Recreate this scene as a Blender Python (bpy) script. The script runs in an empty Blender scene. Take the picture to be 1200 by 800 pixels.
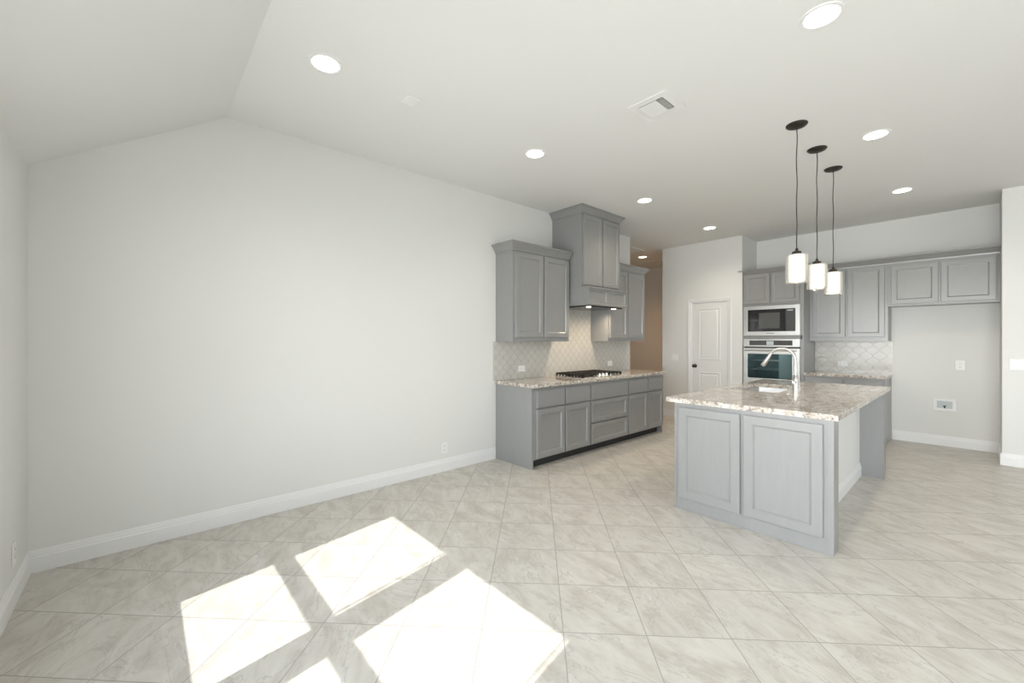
import bpy, bmesh, math, random
from mathutils import Vector, Matrix
random.seed(7)
SC = bpy.context.scene
COL = SC.collection

# ------------------------------------------------------------------ camera
cam = bpy.data.cameras.new('camera'); camo = bpy.data.objects.new('camera', cam); COL.objects.link(camo)
cam.sensor_width = 36.0; cam.lens = 36.0 * 484.3 / 1200.0; cam.shift_y = -1.9 / 1200.0
cam.clip_start = 0.05
camo.location = (3.7557, 0.5122, 1.391); camo.rotation_euler = (math.pi / 2, 0, 0.8421)
SC.camera = camo

# ------------------------------------------------------------------ light and exposure
SKY_STRENGTH = 4.4
SUNWARD = 3.0
SUN_STRENGTH = 6.0
KITCHEN_W = 38.0
LIVING_W = 17.0
PENDANT_W = 3.0
HOOD_W = 2.6
SC.view_settings.view_transform = 'Standard'; SC.view_settings.look = 'None'
SC.view_settings.gamma = 1.0; SC.view_settings.use_curve_mapping = False
SC.view_settings.exposure = 0.14

world = bpy.data.worlds.new('sky'); SC.world = world; world.use_nodes = True
wn = world.node_tree.nodes; wl = world.node_tree.links; wn.clear()
wo = wn.new('ShaderNodeOutputWorld'); bg = wn.new('ShaderNodeBackground')
tc = wn.new('ShaderNodeTexCoord'); sx = wn.new('ShaderNodeSeparateXYZ'); cr = wn.new('ShaderNodeValToRGB')
mr = wn.new('ShaderNodeMapRange'); mr.inputs[1].default_value = -1; mr.inputs[2].default_value = 1
wl.new(tc.outputs['Generated'], sx.inputs[0]); wl.new(sx.outputs['Z'], mr.inputs[0]); wl.new(mr.outputs[0], cr.inputs[0])
els = cr.color_ramp.elements
els[0].position = 0.42; els[0].color = (0.74, 0.74, 0.72, 1)
els[1].position = 0.52; els[1].color = (0.98, 0.985, 1.0, 1)
e = els.new(1.0); e.color = (0.72, 0.85, 1.0, 1)
wl.new(cr.outputs[0], bg.inputs[0])
# hazy sky: brighter on the side where the sun stands
ng = wn.new('ShaderNodeMath'); ng.operation = 'MULTIPLY'; ng.inputs[1].default_value = -1.0; wl.new(sx.outputs['Y'], ng.inputs[0])
cl = wn.new('ShaderNodeMath'); cl.operation = 'MAXIMUM'; cl.inputs[1].default_value = 0.0; wl.new(ng.outputs[0], cl.inputs[0])
pw = wn.new('ShaderNodeMath'); pw.operation = 'POWER'; pw.inputs[1].default_value = 4.0; wl.new(cl.outputs[0], pw.inputs[0])
ma = wn.new('ShaderNodeMath'); ma.operation = 'MULTIPLY_ADD'; ma.inputs[1].default_value = SKY_STRENGTH * SUNWARD; ma.inputs[2].default_value = SKY_STRENGTH
wl.new(pw.outputs[0], ma.inputs[0]); wl.new(ma.outputs[0], bg.inputs[1])
wl.new(bg.outputs[0], wo.inputs[0])

sun = bpy.data.lights.new('sun', 'SUN'); suno = bpy.data.objects.new('sun', sun); COL.objects.link(suno)
sun.energy = SUN_STRENGTH; sun.angle = math.radians(0.5); sun.color = (1.0, 0.98, 0.945)
suno.rotation_euler = Vector((-0.19, 1.0, -1.0)).to_track_quat('-Z', 'Y').to_euler()
suno.location = (4, -6, 8)

def portal(x, y, z, w, h, direction):
    l = bpy.data.lights.new('window_portal', 'AREA'); o = bpy.data.objects.new('window_portal', l); COL.objects.link(o)
    l.shape = 'RECTANGLE'; l.size = w; l.size_y = h; l.cycles.is_portal = True
    o.location = (x, y, z); o.rotation_euler = Vector(direction).to_track_quat('-Z', 'Z').to_euler()

# ------------------------------------------------------------------ material helpers
class NT:
    def __init__(s, name):
        s.m = bpy.data.materials.new(name); s.m.use_nodes = True
        s.t = s.m.node_tree; s.t.nodes.clear()
        s.out = s.t.nodes.new('ShaderNodeOutputMaterial')
    def n(s, typ, **kw):
        nd = s.t.nodes.new(typ)
        for k, v in kw.items(): setattr(nd, k, v)
        return nd
    def put(s, sock, v):
        if hasattr(v, 'is_linked') or isinstance(v, bpy.types.NodeSocket): s.t.links.new(v, sock)
        elif v is not None: sock.default_value = v
    def math(s, op, a, b=None, c=None):
        nd = s.n('ShaderNodeMath', operation=op)
        for i, v in enumerate((a, b, c)):
            if v is not None: s.put(nd.inputs[i], v)
        return nd.outputs[0]
    def vmath(s, op, a, b=None):
        nd = s.n('ShaderNodeVectorMath', operation=op); s.put(nd.inputs[0], a)
        if b is not None: s.put(nd.inputs[1], b)
        return nd.outputs[1] if op in ('DOT_PRODUCT', 'LENGTH') else nd.outputs[0]
    def comb(s, x, y, z):
        nd = s.n('ShaderNodeCombineXYZ')
        for i, v in enumerate((x, y, z)): s.put(nd.inputs[i], v)
        return nd.outputs[0]
    def mix(s, f, a, b):
        nd = s.n('ShaderNodeMix', data_type='RGBA')
        s.put(nd.inputs[0], f)
        for i, v in ((6, a), (7, b)):
            s.put(nd.inputs[i], (*v, 1) if isinstance(v, tuple) and len(v) == 3 else v)
        return nd.outputs[2]
    def noise(s, vec, scale, detail=3, rough=0.5, dist=0.0):
        nd = s.n('ShaderNodeTexNoise'); s.put(nd.inputs['Vector'], vec)
        nd.inputs['Scale'].default_value = scale; nd.inputs['Detail'].default_value = detail
        nd.inputs['Roughness'].default_value = rough; nd.inputs['Distortion'].default_value = dist
        return nd
    def ramp(s, f, stops):
        nd = s.n('ShaderNodeValToRGB'); s.put(nd.inputs[0], f)
        el = nd.color_ramp.elements
        while len(el) < len(stops): el.new(0.5)
        for q, (p, c) in zip(el, stops):
            q.position = p; q.color = (*c, 1) if not isinstance(c, (int, float)) else (c, c, c, 1)
        return nd.outputs[0]
    def obj(s): return s.n('ShaderNodeTexCoord').outputs['Object']
    def bump(s, h, strength, dist=0.002):
        nd = s.n('ShaderNodeBump'); nd.inputs['Strength'].default_value = strength
        nd.inputs['Distance'].default_value = dist; s.put(nd.inputs['Height'], h); return nd.outputs[0]
    def bsdf(s, color, rough=0.5, metal=0.0, normal=None, **kw):
        p = s.n('ShaderNodeBsdfPrincipled')
        s.put(p.inputs['Base Color'], (*color, 1) if isinstance(color, tuple) else color)
        s.put(p.inputs['Roughness'], rough); s.put(p.inputs['Metallic'], metal)
        if normal is not None: s.put(p.inputs['Normal'], normal)
        for k, v in kw.items(): s.put(p.inputs[k], v)
        s.t.links.new(p.outputs[0], s.out.inputs[0]); return p

def plain(name, c, rough=0.5, metal=0.0, var=0.03, scale=30, **kw):
    t = NT(name); nz = t.noise(t.obj(), scale, 2)
    d = tuple(max(0, x * (1 - var)) for x in c); l = tuple(min(1, x * (1 + var)) for x in c)
    t.bsdf(t.mix(nz.outputs[0], d, l), rough, metal, **kw); return t.m

def wallpaint(name, c):
    t = NT(name); o = t.obj()
    nz = t.noise(o, 140, 2); lo = t.noise(o, 1.3, 2)
    t.bsdf(t.mix(lo.outputs[0], tuple(x * 0.985 for x in c), tuple(min(1, x * 1.01) for x in c)), 0.85,
           normal=t.bump(nz.outputs[0], 0.12, 0.001), **{'Specular IOR Level': 0.25}); return t.m

M = {}
M['wall'] = wallpaint('wall paint', (0.765, 0.768, 0.750))
M['ceiling'] = wallpaint('ceiling paint', (0.80, 0.802, 0.79))
M['trim'] = plain('white trim paint', (0.82, 0.825, 0.82), 0.35, var=0.01)
M['door'] = plain('white door paint', (0.80, 0.80, 0.785), 0.4, var=0.01)
t = NT('grey cabinet paint'); o = t.obj()
st = t.noise(t.vmath('MULTIPLY', o, (60, 60, 6)), 1.0, 3)
t.bsdf(t.mix(st.outputs[0], (0.252, 0.256, 0.252), (0.288, 0.291, 0.287)), 0.30, **{'Specular IOR Level': 1.0}); M['cab'] = t.m
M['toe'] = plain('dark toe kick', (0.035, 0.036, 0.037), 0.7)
M['black'] = plain('black iron', (0.012, 0.011, 0.010), 0.45)
M['bronze'] = plain('oil rubbed bronze', (0.045, 0.036, 0.03), 0.35, 0.6)
M['blackplastic'] = plain('black glass', (0.012, 0.012, 0.013), 0.06, var=0.0)
M['greyglass'] = plain('grey mesh window', (0.09, 0.092, 0.088), 0.15, var=0.02)
M['greypanel'] = plain('dark control strip', (0.07, 0.072, 0.075), 0.2, var=0.02)
M['display'] = plain('pale display', (0.55, 0.60, 0.62), 0.2, var=0.02)
M['plate'] = plain('white plastic', (0.84, 0.84, 0.83), 0.3, var=0.0)
M['slot'] = plain('dark slot', (0.05, 0.05, 0.05), 0.6)
M['chrome'] = plain('brushed nickel', (0.62, 0.61, 0.59), 0.30, 1.0, var=0.02)
t = NT('brushed stainless'); o = t.obj()
st = t.noise(t.vmath('MULTIPLY', o, (4, 4, 300)), 1.0, 2)
t.bsdf(t.mix(st.outputs[0], (0.60, 0.60, 0.585), (0.72, 0.72, 0.70)), 0.3, 1.0); M['steel'] = t.m
M['sink'] = plain('satin sink steel', (0.60, 0.60, 0.59), 0.40, 1.0, var=0.02)
M['knobsteel'] = plain('polished knob steel', (0.85, 0.84, 0.81), 0.25, 0.7, var=0.0)
M['enamel'] = plain('blue oven enamel', (0.055, 0.105, 0.115), 0.25, var=0.15, scale=6)
M['paper'] = plain('pale blue packing sheet', (0.58, 0.66, 0.68), 0.6, var=0.06, scale=8)
M['duct'] = plain('dark duct', (0.03, 0.03, 0.03), 0.9)
M['blind'] = plain('white vinyl', (0.85, 0.85, 0.85), 0.4, var=0.0)

def thin_glass(name, tint, gloss, rough=0.0):
    t = NT(name); a = t.n('ShaderNodeBsdfTransparent'); a.inputs[0].default_value = (*tint, 1)
    g = t.n('ShaderNodeBsdfGlossy'); g.inputs['Roughness'].default_value = rough
    lw = t.n('ShaderNodeLayerWeight'); lw.inputs[0].default_value = 0.25
    f = t.math('MULTIPLY_ADD', lw.outputs['Fresnel'], gloss, 0.02)
    mx = t.n('ShaderNodeMixShader'); t.put(mx.inputs[0], f)
    t.t.links.new(a.outputs[0], mx.inputs[1]); t.t.links.new(g.outputs[0], mx.inputs[2])
    t.t.links.new(mx.outputs[0], t.out.inputs[0]); return t.m
M['glass'] = thin_glass('window glass', (0.97, 0.98, 0.98), 0.25)
t = NT('clear shade glass'); a = t.n('ShaderNodeBsdfTransparent'); g = t.n('ShaderNodeBsdfGlossy'); d = t.n('ShaderNodeBsdfTranslucent')
g.inputs['Roughness'].default_value = 0.03; d.inputs[0].default_value = (.95, .93, .88, 1)
lw = t.n('ShaderNodeLayerWeight'); lw.inputs[0].default_value = 0.35
m1 = t.n('ShaderNodeMixShader'); t.put(m1.inputs[0], 0.22); t.t.links.new(a.outputs[0], m1.inputs[1]); t.t.links.new(d.outputs[0], m1.inputs[2])
m2 = t.n('ShaderNodeMixShader'); t.put(m2.inputs[0], t.math('MULTIPLY_ADD', lw.outputs['Fresnel'], 0.4, 0.03)); t.t.links.new(m1.outputs[0], m2.inputs[1]); t.t.links.new(g.outputs[0], m2.inputs[2])
t.t.links.new(m2.outputs[0], t.out.inputs[0]); M['shadeglass'] = t.m
M['ovenglass'] = thin_glass('tinted oven glass', (0.68, 0.74, 0.74), 0.35)

def emit(name, c, s):
    t = NT(name); p = t.bsdf((0.9, 0.9, 0.88), 0.5)
    p.inputs['Emission Color'].default_value = (*c, 1); p.inputs['Emission Strength'].default_value = s; return t.m
M['lens'] = emit('lit lens', (1.0, 0.95, 0.86), 6.0)
M['halllens'] = emit('lit warm lens', (1.0, 0.85, 0.62), 5.0)
M['opal'] = emit('lit opal glass', (1.0, 0.93, 0.83), 0.55)
M['hoodlens'] = emit('lit hood lens', (1.0, 0.88, 0.70), 6.0)

# floor tile, laid diagonally
t = NT('diagonal stone floor tile'); o = t.obj()
S2 = 0.70710678
u = t.vmath('DOT_PRODUCT', o, (S2, S2, 0)); v = t.vmath('DOT_PRODUCT', o, (-S2, S2, 0))
TU, TV = 0.390, 0.386
uu = t.math('DIVIDE', t.math('SUBTRACT', u, 3.15 - 40 * TU), TU); vv = t.math('DIVIDE', t.math('SUBTRACT', v, 0.07 - 40 * TV), TV)
fu = t.math('FRACT', uu); fv = t.math('FRACT', vv)
eu = t.math('MINIMUM', fu, t.math('SUBTRACT', 1.0, fu)); ev = t.math('MINIMUM', fv, t.math('SUBTRACT', 1.0, fv))
edge = t.math('MINIMUM', eu, ev)
grout = t.math('LESS_THAN', edge, 0.0062)
ident = t.comb(t.math('FLOOR', uu), t.math('FLOOR', vv), 0.0)
wnz = t.n('ShaderNodeTexWhiteNoise', noise_dimensions='2D'); t.put(wnz.inputs['Vector'], ident)
rnd = wnz.outputs['Value']; rcol = wnz.outputs['Color']
off = t.vmath('MULTIPLY', rcol, (37.0, 41.0, 29.0))
rot = t.n('ShaderNodeVectorRotate', rotation_type='Z_AXIS'); t.put(rot.inputs['Vector'], o)
t.put(rot.inputs['Angle'], t.math('MULTIPLY', t.math('ROUND', t.math('MULTIPLY', rnd, 1.0)), 0.45))
pv = t.vmath('ADD', t.vmath('MULTIPLY', rot.outputs[0], (1.0, 2.4, 1.0)), off)
n1 = t.noise(pv, 2.2, 6, 0.62, 0.8); n2 = t.noise(pv, 4.2, 8, 0.66, 0.5); n3 = t.noise(o, 60, 3, 0.6)
vein = t.math('ABSOLUTE', t.math('SUBTRACT', n1.outputs[0], 0.5))
veinm = t.ramp(vein, [(0.0, 1.0), (0.014, 0.0)])
cloud = t.ramp(n2.outputs[0], [(0.30, (0.445, 0.408, 0.355)), (0.52, (0.575, 0.546, 0.495)), (0.72, (0.650, 0.628, 0.582))])
c1 = t.mix(t.math('MULTIPLY', veinm, 0.6), cloud, (0.37, 0.345, 0.31))
c2 = t.mix(t.math('MULTIPLY', rnd, 0.10), c1, (0.50, 0.465, 0.415))
c3 = t.mix(t.math('MULTIPLY', t.math('SUBTRACT', n3.outputs[0], 0.35), 0.12), c2, (0.70, 0.69, 0.66))
c4 = t.mix(t.math('MULTIPLY', grout, 0.85), c3, (0.33, 0.31, 0.285))
t.bsdf(c4, t.math('MULTIPLY_ADD', grout, 0.35, t.math('MULTIPLY_ADD', n2.outputs[0], 0.12, 0.30)),
       normal=t.bump(t.math('MULTIPLY', grout, -1.0), 0.35, 0.002), **{'Specular IOR Level': 0.4})
M['floor'] = t.m

# granite
t = NT('polished speckled granite'); o = t.obj()
pv = t.vmath('MULTIPLY', o, (1.5, 1.0, 1.0))
g1 = t.noise(pv, 9, 5, 0.65, 0.6); g2 = t.noise(o, 55, 4, 0.7, 0.4); g3 = t.noise(o, 26, 4, 0.65, 0.8); g4 = t.noise(o, 120, 2, 0.6)
base = t.ramp(g1.outputs[0], [(0.32, (0.44, 0.385, 0.325)), (0.5, (0.62, 0.575, 0.515)), (0.66, (0.75, 0.735, 0.70))])
b1 = t.mix(t.ramp(g3.outputs[0], [(0.50, 0.0), (0.60, 0.85)]), base, (0.27, 0.215, 0.175))
b2 = t.mix(t.ramp(g2.outputs[0], [(0.555, 0.0), (0.64, 0.85)]), b1, (0.13, 0.112, 0.10))
b3 = t.mix(t.ramp(g2.outputs[0], [(0.30, 0.85), (0.40, 0.0)]), b2, (0.84, 0.82, 0.78))
t.bsdf(b3, 0.07, **{'Specular IOR Level': 0.5}); M['granite'] = t.m

# arabesque backsplash: p along the wall, q up
def splash(name, axis, pw_, ph_, strength):
    t = NT(name); o = t.obj(); s = t.n('ShaderNodeSeparateXYZ'); t.put(s.inputs[0], o)
    p = s.outputs['Y' if axis == 'y' else 'X']; q = s.outputs['Z']
    a = t.math('MULTIPLY', p, 2 * math.pi / pw_); b = t.math('MULTIPLY', q, 2 * math.pi / ph_)
    ca = t.math('COSINE', a)
    b2 = t.math('SUBTRACT', b, t.math('MULTIPLY', t.math('SINE', t.math('MULTIPLY', b, 2.0)), 0.33))
    gy = t.math('MULTIPLY', t.math('SINE', b2), t.math('SUBTRACT', 1.0, t.math('MULTIPLY', t.math('COSINE', t.math('MULTIPLY', b, 2.0)), 0.66)))
    sa = t.math('SINE', a)
    grad = t.math('ADD', t.math('SQRT', t.math('ADD', t.math('MULTIPLY', sa, sa), t.math('MULTIPLY', gy, gy))), 0.12)
    F = t.math('DIVIDE', t.math('ABSOLUTE', t.math('ADD', ca, t.math('COSINE', b2))), grad)
    line = t.ramp(F, [(0.07, 1.0), (0.20, 0.0)])
    nz = t.noise(o, 7, 3)
    tile = t.mix(nz.outputs[0], (0.52, 0.505, 0.465), (0.64, 0.63, 0.59))
    t.bsdf(t.mix(t.math('MULTIPLY', line, strength), tile, (0.36, 0.345, 0.31)), 0.16,
           normal=t.bump(t.ramp(F, [(0.05, 0.0), (0.4, 1.0)]), 0.18, 0.003)); return t.m
M['splashA'] = splash('arabesque tile along long wall', 'y', .118, .118, 0.55)
M['splashB'] = splash('arabesque tile along back wall', 'x', .150, .165, 0.5)

# ------------------------------------------------------------------ mesh helpers
WLOC = {}
class MB:
    def __init__(s): s.bm = bmesh.new()
    def box(s, x0, x1, y0, y1, z0, z1, bev=0.0):
        x0, x1 = sorted((x0, x1)); y0, y1 = sorted((y0, y1)); z0, z1 = sorted((z0, z1))
        V = [s.bm.verts.new((x, y, z)) for x in (x0, x1) for y in (y0, y1) for z in (z0, z1)]
        fs = [s.bm.faces.new([V[i] for i in f]) for f in ((0, 1, 3, 2), (4, 6, 7, 5), (0, 4, 5, 1), (2, 3, 7, 6), (0, 2, 6, 4), (1, 5, 7, 3))]
        if bev:
            es = {e for f in fs for e in f.edges}
            bmesh.ops.bevel(s.bm, geom=list(es), offset=bev, segments=1 if bev < 0.004 else 2, profile=0.5, affect='EDGES')
        return s
    def loft(s, rings, cap0=True, cap1=True):
        R = [[s.bm.verts.new(p) for p in r] for r in rings]
        n = len(R[0])
        for a, b in zip(R, R[1:]):
            for i in range(n):
                s.bm.faces.new((a[i], a[(i + 1) % n], b[(i + 1) % n], b[i]))
        if cap0: s.bm.faces.new(R[0][::-1])
        if cap1: s.bm.faces.new(R[-1])
        return s
    def prism(s, poly, axis, a0, a1):
        def P(p, a):
            if axis == 'x': return (a, p[0], p[1])
            if axis == 'y': return (p[0], a, p[1])
            return (p[0], p[1], a)
        return s.loft([[P(p, a0) for p in poly], [P(p, a1) for p in poly]])
    def cyl(s, c, axis, prof, n=24, cap0=True, cap1=True):
        # prof: list of (offset along axis, radius)
        rings = []
        for d, r in prof:
            ring = []
            for i in range(n):
                a = 2 * math.pi * i / n; p, q = r * math.cos(a), r * math.sin(a)
                ring.append({'x': (c[0] + d, c[1] + p, c[2] + q), 'y': (c[0] + p, c[1] + d, c[2] + q), 'z': (c[0] + p, c[1] + q, c[2] + d)}[axis])
            rings.append(ring)
        return s.loft(rings, cap0, cap1)
    def tube(s, pts, rad, n=14):
        pts = [Vector(p) for p in pts]; rings = []
        if not isinstance(rad, (list, tuple)): rad = [rad] * len(pts)
        up = Vector((0, 1, 0.013)).normalized()
        for i, p in enumerate(pts):
            tdir = (pts[min(i + 1, len(pts) - 1)] - pts[max(i - 1, 0)]).normalized()
            a = tdir.cross(up).normalized(); b = tdir.cross(a).normalized(); up2 = b
            rings.append([tuple(p + rad[i] * (a * math.cos(2 * math.pi * k / n) + b * math.sin(2 * math.pi * k / n))) for k in range(n)])
        return s.loft(rings)
    def panel(s, face, facing, u0, u1, z0, z1, rings):
        """lofted rectangular rings (inset, depth): a door or drawer front on the plane `face`."""
        def P(u, d, z):
            if facing == '+x': return (face + d, u, z)
            if facing == '-x': return (face - d, u, z)
            return (u, face - d, z)
        out = []
        for i, d in rings:
            out.append([P(u0 + i, d, z0 + i), P(u1 - i, d, z0 + i), P(u1 - i, d, z1 - i), P(u0 + i, d, z1 - i)])
        return s.loft(out)
    def sweep(s, sections, prof):
        """sections(o) -> path points offset outward by o; prof closed list of (o, z)"""
        cols = [sections(o) for o, z in prof]; k = len(cols[0])
        return s.loft([[(*cols[j][i], prof[j][1]) for j in range(len(prof))] for i in range(k)])
    def build(s, name, mat, parent=None, smooth=False, origin=None):
        bmesh.ops.recalc_face_normals(s.bm, faces=s.bm.faces[:])
        base = Vector(origin) if origin is not None else (WLOC.get(parent.name, Vector()) if parent else Vector())
        if origin is not None or parent is not None:
            bmesh.ops.translate(s.bm, verts=s.bm.verts[:], vec=-base)
        me = bpy.data.meshes.new(name); s.bm.to_mesh(me); s.bm.free()
        me.materials.append(mat if not isinstance(mat, str) else M[mat])
        o = bpy.data.objects.new(name, me); COL.objects.link(o)
        if parent: o.parent = parent
        elif origin is not None: o.location = base
        if parent and origin is not None: o.location = base - WLOC.get(parent.name, Vector())
        WLOC[o.name] = base
        if smooth:
            for p in me.polygons: p.use_smooth = True
            try:
                with bpy.context.temp_override(object=o, active_object=o, selected_objects=[o], selected_editable_objects=[o]):
                    bpy.ops.object.shade_auto_smooth(angle=math.radians(35))
            except Exception: pass
        return o
def smooth_by_angle(o, ang=35):
    me = o.data; bm = bmesh.new(); bm.from_mesh(me)
    for f in bm.faces: f.smooth = True
    for ed in bm.edges:
        if len(ed.link_faces) == 2 and ed.calc_face_angle(0) > math.radians(ang): ed.smooth = False
    bm.to_mesh(me); bm.free()
_b = MB.build
def _build(s, name, mat, parent=None, smooth=False, origin=None):
    o = _b(s, name, mat, parent, False, origin)
    if smooth: smooth_by_angle(o)
    return o
MB.build = _build

def tag(o, label=None, cat=None, group=None):
    if label: o['label'] = label
    if cat: o['category'] = cat
    if group: o['group'] = group
    return o
def thing(name, loc, label, cat, group=None):
    o = bpy.data.objects.new(name, None); COL.objects.link(o); o.location = loc; o.empty_display_size = 0.1
    WLOC[o.name] = Vector(loc); return tag(o, label, cat, group)
def struct(o): o['kind'] = 'structure'; return o
def copy_tree(o, parent=None):
    c = o.copy(); COL.objects.link(c)
    if parent: c.parent = parent
    for ch in list(o.children): copy_tree(ch, c)
    return c

# ------------------------------------------------------------------ room shell
XR = 7.6; H = 3.069; H0 = 2.43; YR = 0.985; YB = 8.361; YC = 7.69; YD = 7.656; XS = 3.957; YE = 6.451; YH = 9.43; XH = -2.2
struct(MB().box(XH - .12, XR + .14, -.14, YH + .12, -.1, 0).build('floor', 'floor'))
struct(MB().prism([(-.14, H0 - .091), (0, H0), (YR, H), (YH + .12, H), (YH + .12, H + .12), (YR - .05, H + .12), (-.14, H0 + .06)], 'x', XH - .12, XR + .14).build('ceiling', 'ceiling'))
gable = [(0, 0), (0, H0), (YR, H)]
struct(MB().prism([(0, 0), (YE, 0), (YE, H), (YR, H), (0, H0)], 'x', -.12, 0).build('wall_main', 'wall'))

def wall_with_holes(mb, fixed0, fixed1, axis, a0, a1, top, holes):
    """wall slab between fixed0..fixed1, running a0..a1, with holes (a, b, z0, z1)"""
    cuts = sorted({a0, a1, *[h[0] for h in holes], *[h[1] for h in holes]})
    def put(p, q, z0, z1):
        if z1 - z0 < 1e-5: return
        if axis == 'x': mb.box(p, q, fixed0, fixed1, z0, z1)
        else: mb.box(fixed0, fixed1, p, q, z0, z1)
    for p, q in zip(cuts, cuts[1:]):
        hh = sorted([h for h in holes if h[0] <= p + 1e-6 and h[1] >= q - 1e-6], key=lambda h: h[2])
        z = 0
        for h in hh: put(p, q, z, h[2]); z = h[3]
        put(p, q, z, top)
    return mb
WINL = [(1.050, 1.908, 0.65, 2.14), (2.05, 2.945, 0.65, 2.14)]
ADDED_PAT = (3.4, 5.7, 0.0, 2.14)
mb = wall_with_holes(MB(), -.14, 0, 'x', -.12, XR + .14, H0 - .09, WINL + [ADDED_PAT])
mb.prism([(-.14, H0 - .09), (0, H0 - .09), (0, H0), (-.14, H0 - .091)], 'x', -.12, XR + .14)
struct(mb.build('wall_left', 'wall'))
ADDED_WINR = [(1.9, 3.5, 0.65, 2.3), (3.8, 5.4, 0.65, 2.3)]
mb = wall_with_holes(MB(), XR, XR + .14, 'y', YR, YD + .12, H, ADDED_WINR)
mb.prism([(0, 0), (YR, 0), (YR, H), (0, H0)], 'x', XR, XR + .14)
struct(mb.build('wall_right', 'wall'))
struct(MB().box(XS, XR, YD, YD + .12, 0, H).box(XS, XS + .12, YD + .12, YB + .12, 0, H).build('wall_stub', 'wall'))
struct(MB().box(1.265, XS, YB, YB + .12, 0, H).build('wall_back', 'wall'))
mb = wall_with_holes(MB(), YC, YC + .115, 'x', -.1, 1.265, H, [(.447, 1.045, 0, 2.03)])
mb.box(1.15, 1.265, YC + .115, YB + .12, 0, H)
mb.box(-.1, .015, YC + .115, YH, 0, H)
struct(mb.build('wall_pantry', 'wall'))
struct(MB().box(XH - .12, 1.3, YH, YH + .12, 0, H).box(XH - .12, XH, YE - .12, YH, 0, H).box(XH, -.12, YE - .12, YE, 0, H).build('wall_hall', 'wall'))

# baseboards
BB = [(0, 0), (.015, 0), (.015, .088), (.011, .094), (.011, .104), (.008, .108), (.006, .122), (.003, .132), (0, .132)]
def bboard(name, axis, face, sgn, a0, a1):
    poly = [(face + sgn * o, z) for o, z in BB]
    struct(MB().prism(poly, axis, a0, a1).build(name, 'trim'))
bboard('baseboard_main', 'y', 0, 1, 0, 3.60)
bboard('baseboard_left', 'x', 0, 1, .0155, 3.35)
bboard('baseboard_back', 'x', YB, -1, 2.985, XS - .0005)
bboard('baseboard_stub', 'x', YD, -1, XS - .015, XR)
bboard('baseboard_alcove', 'y', XS, -1, YD - .0145, YB - .016)
bboard('baseboard_pantry', 'x', YC, -1, -.1, .370)
bboard('baseboard_corner', 'x', YC, -1, 1.116, 1.262)
bboard('baseboard_hall', 'x', YH, -1, XH, -.1)
bboard('baseboard_right', 'y', XR, -1, .016, YD - .016)

# windows of the left wall (sun comes through these) and unseen ones added on the right wall to even the light
wi = 0
def window(axis, hole, y_out, y_in, name):
    a, b, z0, z1 = hole; fw = .04
    def B(m, p, q, d0, d1, zz0, zz1, bev=0):
        if axis == 'x': m.box(p, q, d0, d1, zz0, zz1, bev)
        else: m.box(d0, d1, p, q, zz0, zz1, bev)
    sg = 1 if y_in > y_out else -1
    g = y_in - sg * .10
    m = MB()
    B(m, a, a + fw, g - .02, g + .02, z0, z1); B(m, b - fw, b, g - .02, g + .02, z0, z1)
    B(m, a + fw, b - fw, g - .02, g + .02, z1 - fw, z1); B(m, a + fw, b - fw, g - .02, g + .02, z0, z0 + fw)
    mid0, mid1 = (1.225, 1.326) if axis == 'x' else (1.43, 1.51)
    B(m, a + fw, b - fw, g - .012, g + .012, mid0, mid1)
    if axis == 'x': B(m, b - fw - .030, b - fw - .020, g - .006, g + .006, mid1, z1 - fw)
    root = m.build(name, 'blind'); struct(root)
    m = MB(); B(m, a + fw, b - fw, g - .003, g + .003, z0 + fw, mid0); B(m, a + fw, b - fw, g - .003, g + .003, mid1, z1 - fw)
    struct(m.build('window_pane', 'glass', root))
    m = MB(); B(m, a + .001, b - .001, min(g + sg * .02, y_in), max(g + sg * .02, y_in), z0 + .0005, z0 + .012, 0.002)
    struct(m.build('window_sill', 'trim', root))
for i, h in enumerate(WINL): window('x', h, -.14, 0, 'window_%d' % (i + 1))
for i, h in enumerate(ADDED_WINR): window('y', h, XR + .14, XR, 'window_%d' % (i + 3))
# glazed patio door out of view, added to bring in more daylight
m = MB(); fw = .06
a, b, z0, z1 = ADDED_PAT; t1, t2 = a + (b - a) / 3, a + (b - a) * 2 / 3
for p, q in ((a, a + fw), (t1 - .05, t1 + .05), (t2 - .05, t2 + .05), (b - fw, b)): m.box(p, q, -.12, -.06, 0.001, z1)
LITES = ((a + fw, t1 - .05), (t1 + .05, t2 - .05), (t2 + .05, b - fw))
for p, q in LITES:
    m.box(p, q, -.12, -.06, z1 - fw, z1); m.box(p, q, -.12, -.06, 0.001, .08)
root = struct(m.build('added_patio_door', 'blind'))
m = MB()
for p, q in LITES: m.box(p, q, -.093, -.087, .08, z1 - fw)
struct(m.build('door_pane', 'glass', root))
for a, b, z0, z1 in WINL: portal((a + b) / 2, -.15, (z0 + z1) / 2, b - a, z1 - z0, (0, 1, 0))
portal((ADDED_PAT[0] + ADDED_PAT[1]) / 2, -.15, 1.07, ADDED_PAT[1] - ADDED_PAT[0], 2.14, (0, 1, 0))
for a, b, z0, z1 in ADDED_WINR: portal(XR + .15, (a + b) / 2, (z0 + z1) / 2, b - a, z1 - z0, (-1, 0, 0))

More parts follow.
